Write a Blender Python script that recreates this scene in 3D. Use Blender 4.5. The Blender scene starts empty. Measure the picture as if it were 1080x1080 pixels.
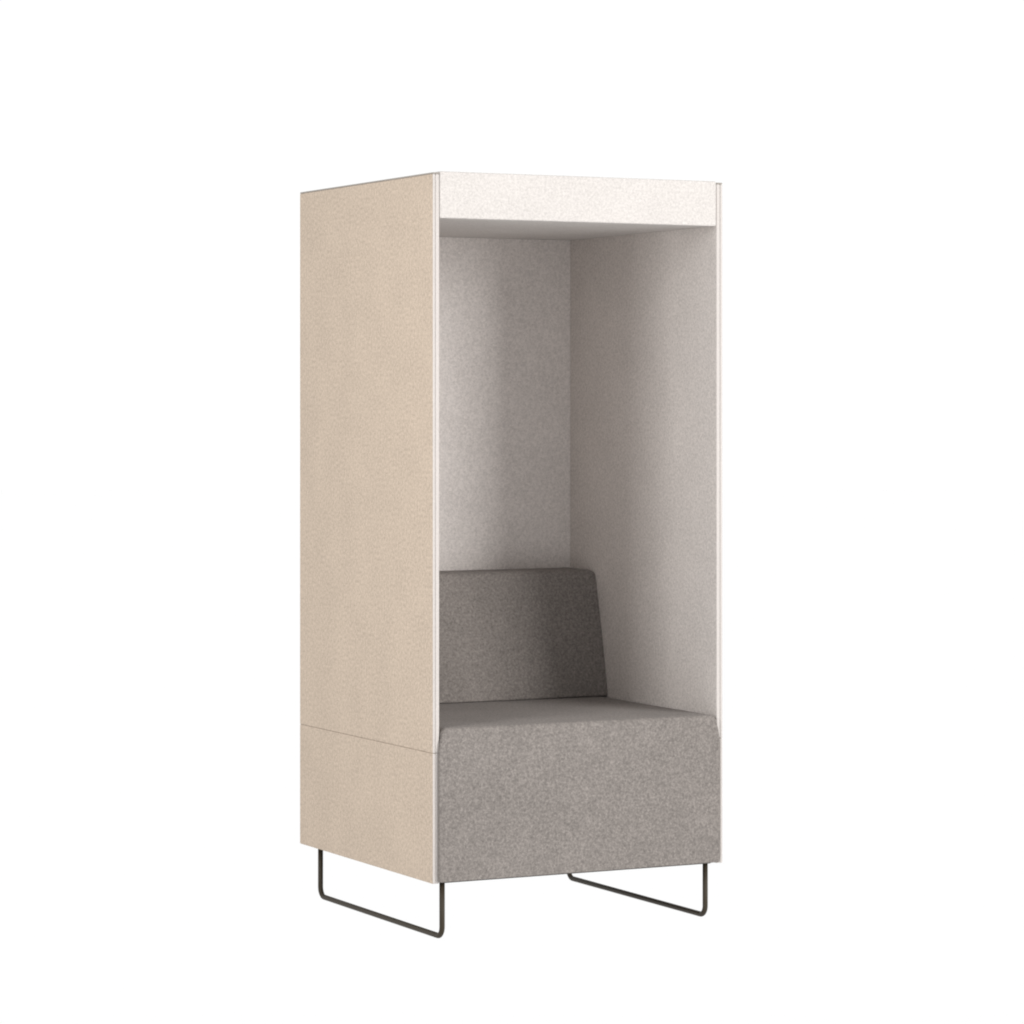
import bpy, bmesh, math
from mathutils import Vector

scene = bpy.context.scene
col = scene.collection

# ------------------------------------------------------------------ sizes (metres)
W, D, H = 0.755, 0.759, 1.600      # outer width, depth, panel height
T = 0.0165                         # side panel thickness
LIFT = 0.130                       # underside of the panels above the floor
ZSEAM = 0.2935                     # joint between lower and upper panels
ZCAN = 1.4973                      # underside of the canopy
YIN = 0.7326                       # inner face of the back panel
ZSEAT = 0.3497                     # top of the seat
ROD = 0.0062                        # radius of the leg rod


# ------------------------------------------------------------------ materials
def fabric(name, base, dark, light, scale, contrast, bump, fine=0.5, pile=0.25):
    m = bpy.data.materials.new(name)
    m.use_nodes = True
    nt = m.node_tree
    nt.nodes.clear()
    out = nt.nodes.new('ShaderNodeOutputMaterial')
    bs = nt.nodes.new('ShaderNodeBsdfPrincipled')
    tc = nt.nodes.new('ShaderNodeTexCoord')
    n1 = nt.nodes.new('ShaderNodeTexNoise')           # melange flecks
    n1.inputs['Scale'].default_value = scale
    n1.inputs['Detail'].default_value = 3.0
    n1.inputs['Roughness'].default_value = 0.65
    n2 = nt.nodes.new('ShaderNodeTexNoise')           # single yarns
    n2.inputs['Scale'].default_value = scale * 2.6
    n2.inputs['Detail'].default_value = 2.0
    n3 = nt.nodes.new('ShaderNodeTexNoise')           # slow drift of the dye
    n3.inputs['Scale'].default_value = 9.0
    n3.inputs['Detail'].default_value = 3.0
    for n in (n1, n2, n3):
        nt.links.new(tc.outputs['Object'], n.inputs['Vector'])
    mix = nt.nodes.new('ShaderNodeMath'); mix.operation = 'MULTIPLY_ADD'
    nt.links.new(n2.outputs['Fac'], mix.inputs[0])
    mix.inputs[1].default_value = fine
    sc = nt.nodes.new('ShaderNodeMath'); sc.operation = 'MULTIPLY'
    nt.links.new(n1.outputs['Fac'], sc.inputs[0]); sc.inputs[1].default_value = 1.0 - fine
    nt.links.new(sc.outputs[0], mix.inputs[2])
    drift = nt.nodes.new('ShaderNodeMath'); drift.operation = 'MULTIPLY_ADD'
    nt.links.new(n3.outputs['Fac'], drift.inputs[0])
    drift.inputs[1].default_value = 0.10
    sub = nt.nodes.new('ShaderNodeMath'); sub.operation = 'SUBTRACT'
    nt.links.new(mix.outputs[0], sub.inputs[0]); sub.inputs[1].default_value = 0.05
    nt.links.new(sub.outputs[0], drift.inputs[2])
    ramp = nt.nodes.new('ShaderNodeValToRGB')
    lo, hi = 0.5 - contrast, 0.5 + contrast
    e = ramp.color_ramp.elements
    e[0].position = lo; e[0].color = (*dark, 1)
    e[1].position = hi; e[1].color = (*light, 1)
    mid = ramp.color_ramp.elements.new(0.5); mid.color = (*base, 1)
    nt.links.new(drift.outputs[0], ramp.inputs['Fac'])
    nt.links.new(ramp.outputs['Color'], bs.inputs['Base Color'])
    bs.inputs['Roughness'].default_value = 0.95
    bs.inputs['Specular IOR Level'].default_value = 0.12
    bs.inputs['Sheen Weight'].default_value = pile
    bs.inputs['Sheen Roughness'].default_value = 0.6
    bp = nt.nodes.new('ShaderNodeBump')
    bp.inputs['Strength'].default_value = bump
    bp.inputs['Distance'].default_value = 0.0012
    nt.links.new(mix.outputs[0], bp.inputs['Height'])
    nt.links.new(bp.outputs['Normal'], bs.inputs['Normal'])
    nt.links.new(bs.outputs[0], out.inputs['Surface'])
    return m


def tint(c, k):
    return tuple(min(1.0, v * k) for v in c)


BEIGE = (0.452, 0.371, 0.296)
CREAM = (0.550, 0.514, 0.490)
IVORY = (0.508, 0.482, 0.463)
GREY = (0.184, 0.166, 0.154)
BACK_LIT = (0.630, 0.590, 0.566)
EDGE = (0.490, 0.458, 0.438)
M_beige = fabric('beige_wool', BEIGE, tint(BEIGE, .81), tint(BEIGE, 1.18), 140, .11, .6, fine=.4, pile=.05)
M_cream = fabric('pale_grey_wool', CREAM, tint(CREAM, .80), tint(CREAM, 1.19), 160, .13, .6, fine=.4, pile=.05)
M_back_lit = fabric('back_wool_lightened', BACK_LIT, tint(BACK_LIT, .83), tint(BACK_LIT, 1.16), 185, .13, .6, fine=.4, pile=.05)  # paler copy of the lining wool; back wall's light is put in its colour
M_edge = fabric('edge_binding', EDGE, tint(EDGE, .90), tint(EDGE, 1.10), 190, .15, .4, pile=.05)
M_ivory = fabric('ivory_wool', IVORY, tint(IVORY, .86), tint(IVORY, 1.13), 170, .12, .6, fine=.4, pile=.05)
M_grey = fabric('grey_melange_wool', GREY, tint(GREY, .66), tint(GREY, 1.42), 172, .16, .6, fine=.35, pile=.05)


def plain(name, colr, rough, metal=0.0, spec=0.5, noise=0.06, nscale=120):
    m = bpy.data.materials.new(name)
    m.use_nodes = True
    nt = m.node_tree
    bs = nt.nodes['Principled BSDF']
    tc = nt.nodes.new('ShaderNodeTexCoord')
    n = nt.nodes.new('ShaderNodeTexNoise'); n.inputs['Scale'].default_value = nscale
    nt.links.new(tc.outputs['Object'], n.inputs['Vector'])
    r = nt.nodes.new('ShaderNodeValToRGB')
    r.color_ramp.elements[0].color = (*tint(colr, 1 - noise), 1)
    r.color_ramp.elements[1].color = (*tint(colr, 1 + noise), 1)
    nt.links.new(n.outputs['Fac'], r.inputs['Fac'])
    nt.links.new(r.outputs['Color'], bs.inputs['Base Color'])
    bs.inputs['Roughness'].default_value = rough
    bs.inputs['Metallic'].default_value = metal
    bs.inputs['Specular IOR Level'].default_value = spec
    return m


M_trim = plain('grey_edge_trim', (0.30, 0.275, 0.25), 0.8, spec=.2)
M_rod = plain('bronze_black_powder_coat', (0.036, 0.028, 0.018), 0.5, spec=.2)
M_board = plain('dark_base_board', (0.05, 0.045, 0.04), 0.8, spec=.2)


# ------------------------------------------------------------------ mesh helpers
def link(name, bm, mats, parent=None):
    me = bpy.data.meshes.new(name)
    bm.normal_update()
    bm.to_mesh(me); bm.free()
    o = bpy.data.objects.new(name, me)
    for m in (mats if isinstance(mats, (list, tuple)) else [mats]):
        me.materials.append(m)
    col.objects.link(o)
    if parent:
        o.parent = parent
    return o


def box(x0, x1, y0, y1, z0, z1, r=0.003, seg=3, bm=None):
    b = bmesh.new()
    bmesh.ops.create_cube(b, size=1.0)
    for v in b.verts:
        v.co = Vector(((x0 + x1) / 2 + v.co.x * (x1 - x0),
                       (y0 + y1) / 2 + v.co.y * (y1 - y0),
                       (z0 + z1) / 2 + v.co.z * (z1 - z0)))
    if r > 0:
        bmesh.ops.bevel(b, geom=b.edges[:], offset=r, segments=seg, profile=0.5, affect='EDGES')
        for f in b.faces:
            n = f.normal
            f.smooth = max(abs(n.x), abs(n.y), abs(n.z)) < 0.9999
    return b


def paint_side(bm, axis, sign, index):
    """second material on the flat face that looks along sign*axis"""
    bm.normal_update()
    for f in bm.faces:
        if f.normal[axis] * sign > 0.995:
            f.material_index = index


def rod_path(pts, radius, corner, nseg=10, nring=16):
    """round tube along a polyline with rounded corners"""
    path = [pts[0]]
    for i in range(1, len(pts) - 1):
        p = pts[i]
        a = (pts[i - 1] - p).normalized(); b = (pts[i + 1] - p).normalized()
        ang = a.angle(b)
        t = corner / math.tan(ang / 2)
        c = p + (a + b).normalized() * (corner / math.sin(ang / 2))
        s, e = (p + a * t) - c, (p + b * t) - c
        tot = s.angle(e); ax = s.cross(e).normalized()
        from mathutils import Quaternion
        for k in range(nseg + 1):
            path.append(c + Quaternion(ax, tot * k / nseg) @ s)
    path.append(pts[-1])
    bm = bmesh.new()
    rings = []
    side = Vector((1, 0, 0))
    for i, p in enumerate(path):
        d = (path[min(i + 1, len(path) - 1)] - path[max(i - 1, 0)]).normalized()
        u = side; v = d.cross(u).normalized()
        rings.append([bm.verts.new(p + (u * math.cos(2 * math.pi * k / nring) + v * math.sin(2 * math.pi * k / nring)) * radius)
                      for k in range(nring)])
    for r0, r1 in zip(rings, rings[1:]):
        for k in range(nring):
            f = bm.faces.new((r0[k], r0[(k + 1) % nring], r1[(k + 1) % nring], r1[k])); f.smooth = True
    bm.faces.new(rings[0][::-1]); bm.faces.new(rings[-1])
    bmesh.ops.recalc_face_normals(bm, faces=bm.faces[:])
    return bm


def loft(sections):
    bm = bmesh.new()
    rows = [[bm.verts.new(p) for p in s] for s in sections]
    n = len(rows[0])
    for a, b in zip(rows, rows[1:]):
        for k in range(n):
            f = bm.faces.new((a[k], a[(k + 1) % n], b[(k + 1) % n], b[k])); f.smooth = True
    bm.faces.new(rows[0][::-1]); bm.faces.new(rows[-1])
    bmesh.ops.recalc_face_normals(bm, faces=bm.faces[:])
    return bm


# ------------------------------------------------------------------ the booth
booth = bpy.data.objects.new('booth_seat', None)
booth.empty_display_size = 0.3
booth.location = (0, 0, LIFT)
col.objects.link(booth)
booth['label'] = 'tall beige fabric privacy booth with grey upholstered seat, white canopy and thin dark sled legs'
booth['category'] = 'booth seat'

HALF = 0.0098                     # inner board; the rest is the beige-faced outer board
GAP = 0.0004


def side_panel(name, z0, z1, left, trim):
    if left:
        inner = box(T - HALF, T, 0, D, z0, z1, .0022)
        outer = box(0, T - HALF - GAP, 0, D, z0, z1, .0018)
        sgn = -1
    else:
        inner = box(W - T, W - T + HALF, 0, D, z0, z1, .0022)
        outer = box(W - T + HALF + GAP, W, 0, D, z0, z1, .0018)
        sgn = 1
    inner.normal_update()
    for f in inner.faces:                                 # bound front and back edges
        if abs(f.normal.y) > .3:
            f.material_index = 1
    p = link(name, inner, [M_cream, M_edge], booth)
    outer.normal_update()
    for f in outer.faces:                                 # beige cover turns in at top and bottom; pale edging front and back
        if abs(f.normal.y) < .3 and f.normal.x * sgn > -.3:
            f.material_index = 1
    link('outer_cover', outer, [M_edge, M_beige], p)
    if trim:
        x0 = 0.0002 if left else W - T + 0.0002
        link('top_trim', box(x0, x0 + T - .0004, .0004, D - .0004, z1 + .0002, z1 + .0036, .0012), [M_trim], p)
    return p


for left in (True, False):
    side_panel('upper_side_panel', ZSEAM + .0002, H - .0036, left, True)
    side_panel('lower_side_panel', 0.0, ZSEAM - .0002, left, False)

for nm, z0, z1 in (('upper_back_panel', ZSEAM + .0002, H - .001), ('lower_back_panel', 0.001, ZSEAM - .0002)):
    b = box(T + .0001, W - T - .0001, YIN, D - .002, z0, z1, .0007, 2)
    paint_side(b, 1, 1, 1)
    link(nm, b, [M_back_lit, M_beige], booth)

# canopy: a padded lid between the side panels
link('canopy', box(T + .0009, W - T - .0004, -.0005, YIN - .0006, ZCAN, H + .0028, .0035, 4), [M_ivory], booth)


# seat: block between the panels whose front face laps a few millimetres over their edges
def seat_outline(y, xl, xr, z0, zt, rc, slope):
    """closed outline in xz, anticlockwise seen from the front"""
    pts = []
    nb = 24
    for k in range(nb + 1):
        pts.append(Vector((xl + .004 + (xr - xl - .008) * k / nb, y, z0)))
    pts.append(Vector((xr - .0012, y, z0 + .0012)))
    pts.append(Vector((xr, y, z0 + .004)))
    zr = zt - rc
    n = 8
    for k in range(n + 1):                               # right side leans in towards the top
        s = k / n
        z = z0 + .01 + (zr - .045 - z0 - .01) * s
        pts.append(Vector((xr, y, z)))
    m = 6
    for k in range(1, m + 1):
        s = k / m
        pts.append(Vector((xr - slope * s * s, y, zr - .045 + .045 * s)))
    for k in range(1, 7):
        a = math.pi / 2 * k / 6
        pts.append(Vector((xr - slope - rc + rc * math.cos(a), y, zr + rc * math.sin(a))))
    x_r, x_l = xr - slope - rc, xl + slope + rc
    for k in range(1, nb):
        pts.append(Vector((x_r + (x_l - x_r) * k / nb, y, zt)))
    left = []
    for p in pts[nb + 1:len(pts) - (nb - 1)]:
        left.append(Vector((xl + (xr - p.x), y, p.z)))
    pts += left[::-1]
    return pts


xin0, xin1 = T + .0009, W - T - .0009
FL = .0052                                               # lap over the panel edges
secs = []
Rf = .013                                                # front top edge radius
yf = -.0100
for k in range(0, 9):                                    # front roll
    a = math.pi / 2 * k / 8
    y = yf + Rf * (1 - math.cos(a))
    drop = Rf * (1 - math.sin(a))
    ins = min(.004, .004 * (1 - math.sin(min(math.pi / 2, a * 2.2))))
    if y < -.0016:
        secs.append(seat_outline(y, xin0 - FL + ins, xin1 + FL - ins, .0032 + ins * .8, ZSEAT - drop, .018, FL + .0016))
        last = drop
    else:
        if last is not None:
            secs.append(seat_outline(-.0016, xin0 - FL, xin1 + FL, .0032, ZSEAT - last * .85, .018, FL + .0016))
            secs.append(seat_outline(-.0015, xin0, xin1, .0032, ZSEAT - last * .85, .018, .0016))
            last = None
        secs.append(seat_outline(y, xin0, xin1, .0032, ZSEAT - drop, .018, .0016))
for k in range(1, 9):
    s = k / 8
    secs.append(seat_outline(yf + Rf + (YIN - .003 - yf - Rf) * s, xin0, xin1, .0032, ZSEAT - .003 * math.sin(math.pi * s) * 0, .018, .0016))
seat = link('seat', loft(secs), [M_grey], booth)


# backrest: wedge cushion standing on the seat, leaning back, round upper corners
def rest_section(z, inset_x, yfront, yback, r):
    x0, x1 = T + .0004 + inset_x, W - T - .0004 - inset_x
    pts = []
    n = 5
    for (cx, cy, a0) in ((x1 - r, yfront + r, -90), (x1 - r, yback - r, 0), (x0 + r, yback - r, 90), (x0 + r, yfront + r, 180)):
        for k in range(n + 1):
            a = math.radians(a0 + 90 * k / n)
            pts.append(Vector((cx + r * math.cos(a), cy + r * math.sin(a), z)))
    return pts


YB, YT, ZT = .5315, .6012, .6637
def yfront(z):
    s = (z - ZSEAT) / (ZT - ZSEAT)
    return YB + (YT - YB) * s - .003 * math.sin(math.pi * max(0, min(1, s)))

rs = []
zb = ZSEAT + .0006
for k in range(6):                                        # soft lower edge
    a = math.pi / 2 * k / 5
    q = .006 * (1 - math.sin(a))
    z = zb + .006 * (1 - math.cos(a))
    rs.append(rest_section(z, q * .3, yfront(z) + q, YIN - .002 - q * .3, .0016))
for k in range(1, 12):
    z = zb + .006 + (ZT - .017 - zb - .006) * k / 12
    rs.append(rest_section(z, 0, yfront(z), YIN - .002, .0016))
RC, RE = .017, .012
for k in range(11):                                       # round top corners and top edge
    a = math.pi / 2 * k / 10
    z = ZT - RC + RC * math.sin(a)
    ix = RC * (1 - math.cos(a))
    d = max(0.0, z - (ZT - RE))
    q = RE - math.sqrt(max(0.0, RE * RE - d * d))
    rs.append(rest_section(z, ix, yfront(z) + q, YIN - .002 - q, .0016))
link('backrest', loft(rs), [M_grey], booth)

# base: board under the seat and two sled legs of bent rod
link('base_board', box(T + .012, W - T - .012, .006, YIN - .004, -.0005, .0030, .0008, 1), [M_board], booth)
for x in (.0331, .7198):
    zt = -.0006 if False else .002
    P = [Vector((x, .7079, zt)), Vector((x, .7079, -.124)), Vector((x, .0207, -.124)), Vector((x, .0207, zt))]
    link('sled_leg', rod_path(P, ROD, .023), [M_rod], booth)

# ------------------------------------------------------------------ the surface: made-up translucent white sheet, lit from below to show no shadow
bm = bmesh.new()
bmesh.ops.create_circle(bm, cap_ends=True, radius=40, segments=96)
M_floor = bpy.data.materials.new('shadowless_white_sheet'); M_floor.use_nodes = True
nt = M_floor.node_tree; nt.nodes.clear()
o_ = nt.nodes.new('ShaderNodeOutputMaterial'); t_ = nt.nodes.new('ShaderNodeBsdfTranslucent')
t_.inputs['Color'].default_value = (.985, .985, .985, 1)
nt.links.new(t_.outputs[0], o_.inputs['Surface'])
fl = link('floor', bm, [M_floor])
fl.location = (0.37, 0.4, 0)
fl['kind'] = 'structure'
fl['label'] = 'added shadowless white sheet under the booth'

# ------------------------------------------------------------------ light: white surround, a tall soft box front right and a weaker one front left
w = bpy.data.worlds.new('World'); scene.world = w
w.use_nodes = True
wt = w.node_tree
bg = wt.nodes['Background']
bg.inputs['Color'].default_value = (1, 1, 1, 1)
# white all round and below; added dimming on the open side darkens the interior
tc = wt.nodes.new('ShaderNodeTexCoord')
sp = wt.nodes.new('ShaderNodeSeparateXYZ')
wt.links.new(tc.outputs['Generated'], sp.inputs[0])
a1 = wt.nodes.new('ShaderNodeMapRange'); a1.interpolation_type = 'SMOOTHSTEP'
a1.inputs['From Min'].default_value = -.65; a1.inputs['From Max'].default_value = -.15
a1.inputs['To Min'].default_value = .66; a1.inputs['To Max'].default_value = 1.02
wt.links.new(sp.outputs['Y'], a1.inputs['Value'])
a2 = wt.nodes.new('ShaderNodeMapRange'); a2.interpolation_type = 'SMOOTHSTEP'
a2.inputs['From Min'].default_value = -.04; a2.inputs['From Max'].default_value = 0
a2.inputs['To Min'].default_value = 1.02; a2.inputs['To Max'].default_value = 0
wt.links.new(sp.outputs['Z'], a2.inputs['Value'])
mx = wt.nodes.new('ShaderNodeMath'); mx.operation = 'MAXIMUM'
wt.links.new(a1.outputs[0], mx.inputs[0]); wt.links.new(a2.outputs[0], mx.inputs[1])
wt.links.new(mx.outputs[0], bg.inputs['Strength'])


def area(name, loc, target, size, size_y, power, colr=(1, 1, 1)):
    l = bpy.data.lights.new(name, 'AREA')
    l.shape = 'RECTANGLE'; l.size = size; l.size_y = size_y
    l.energy = power; l.color = colr
    o = bpy.data.objects.new(name, l)
    col.objects.link(o)
    o.location = loc
    o.rotation_euler = (Vector(target) - Vector(loc)).to_track_quat('-Z', 'Y').to_euler()
    return o


area('soft_box', (3.0, -5.0, 1.95), (.37, .3, .95), 2.0, 2.3, 322, (1, .985, .965))
area('fill_soft_box', (-2.3, -1.0, 1.55), (.2, .3, 1.0), .7, 1.6, 38, (1, .985, .965))

# ------------------------------------------------------------------ camera
cam = bpy.data.cameras.new('camera')
co = bpy.data.objects.new('camera', cam); col.objects.link(co)
F, YAW, HOR, X0, Z0, HC = 3398.5, .4692, 430.93, -.1780, 7.2399, 1.0686
c, s = math.cos(YAW), math.sin(YAW)
fwd, right = Vector((s, c, 0)), Vector((c, -s, 0))
co.location = -Z0 * fwd - X0 * right + Vector((0, 0, LIFT + HC))
co.rotation_euler = (math.pi / 2, 0, -YAW)
cam.sensor_fit = 'HORIZONTAL'; cam.sensor_width = 36
cam.lens = 36 * F / 1080
cam.shift_y = (HOR - 540) / 1080
cam.clip_start = .1; cam.clip_end = 500
scene.camera = co

scene.view_settings.view_transform = 'Standard'
scene.view_settings.look = 'None'
scene.view_settings.exposure = 0
scene.view_settings.gamma = 1
scene.view_settings.use_curve_mapping = False
scene.render.engine = 'CYCLES'
scene.cycles.filter_width = 2.0
scene.cycles.max_bounces = 16
scene.cycles.diffuse_bounces = 10
scene.cycles.transmission_bounces = 10
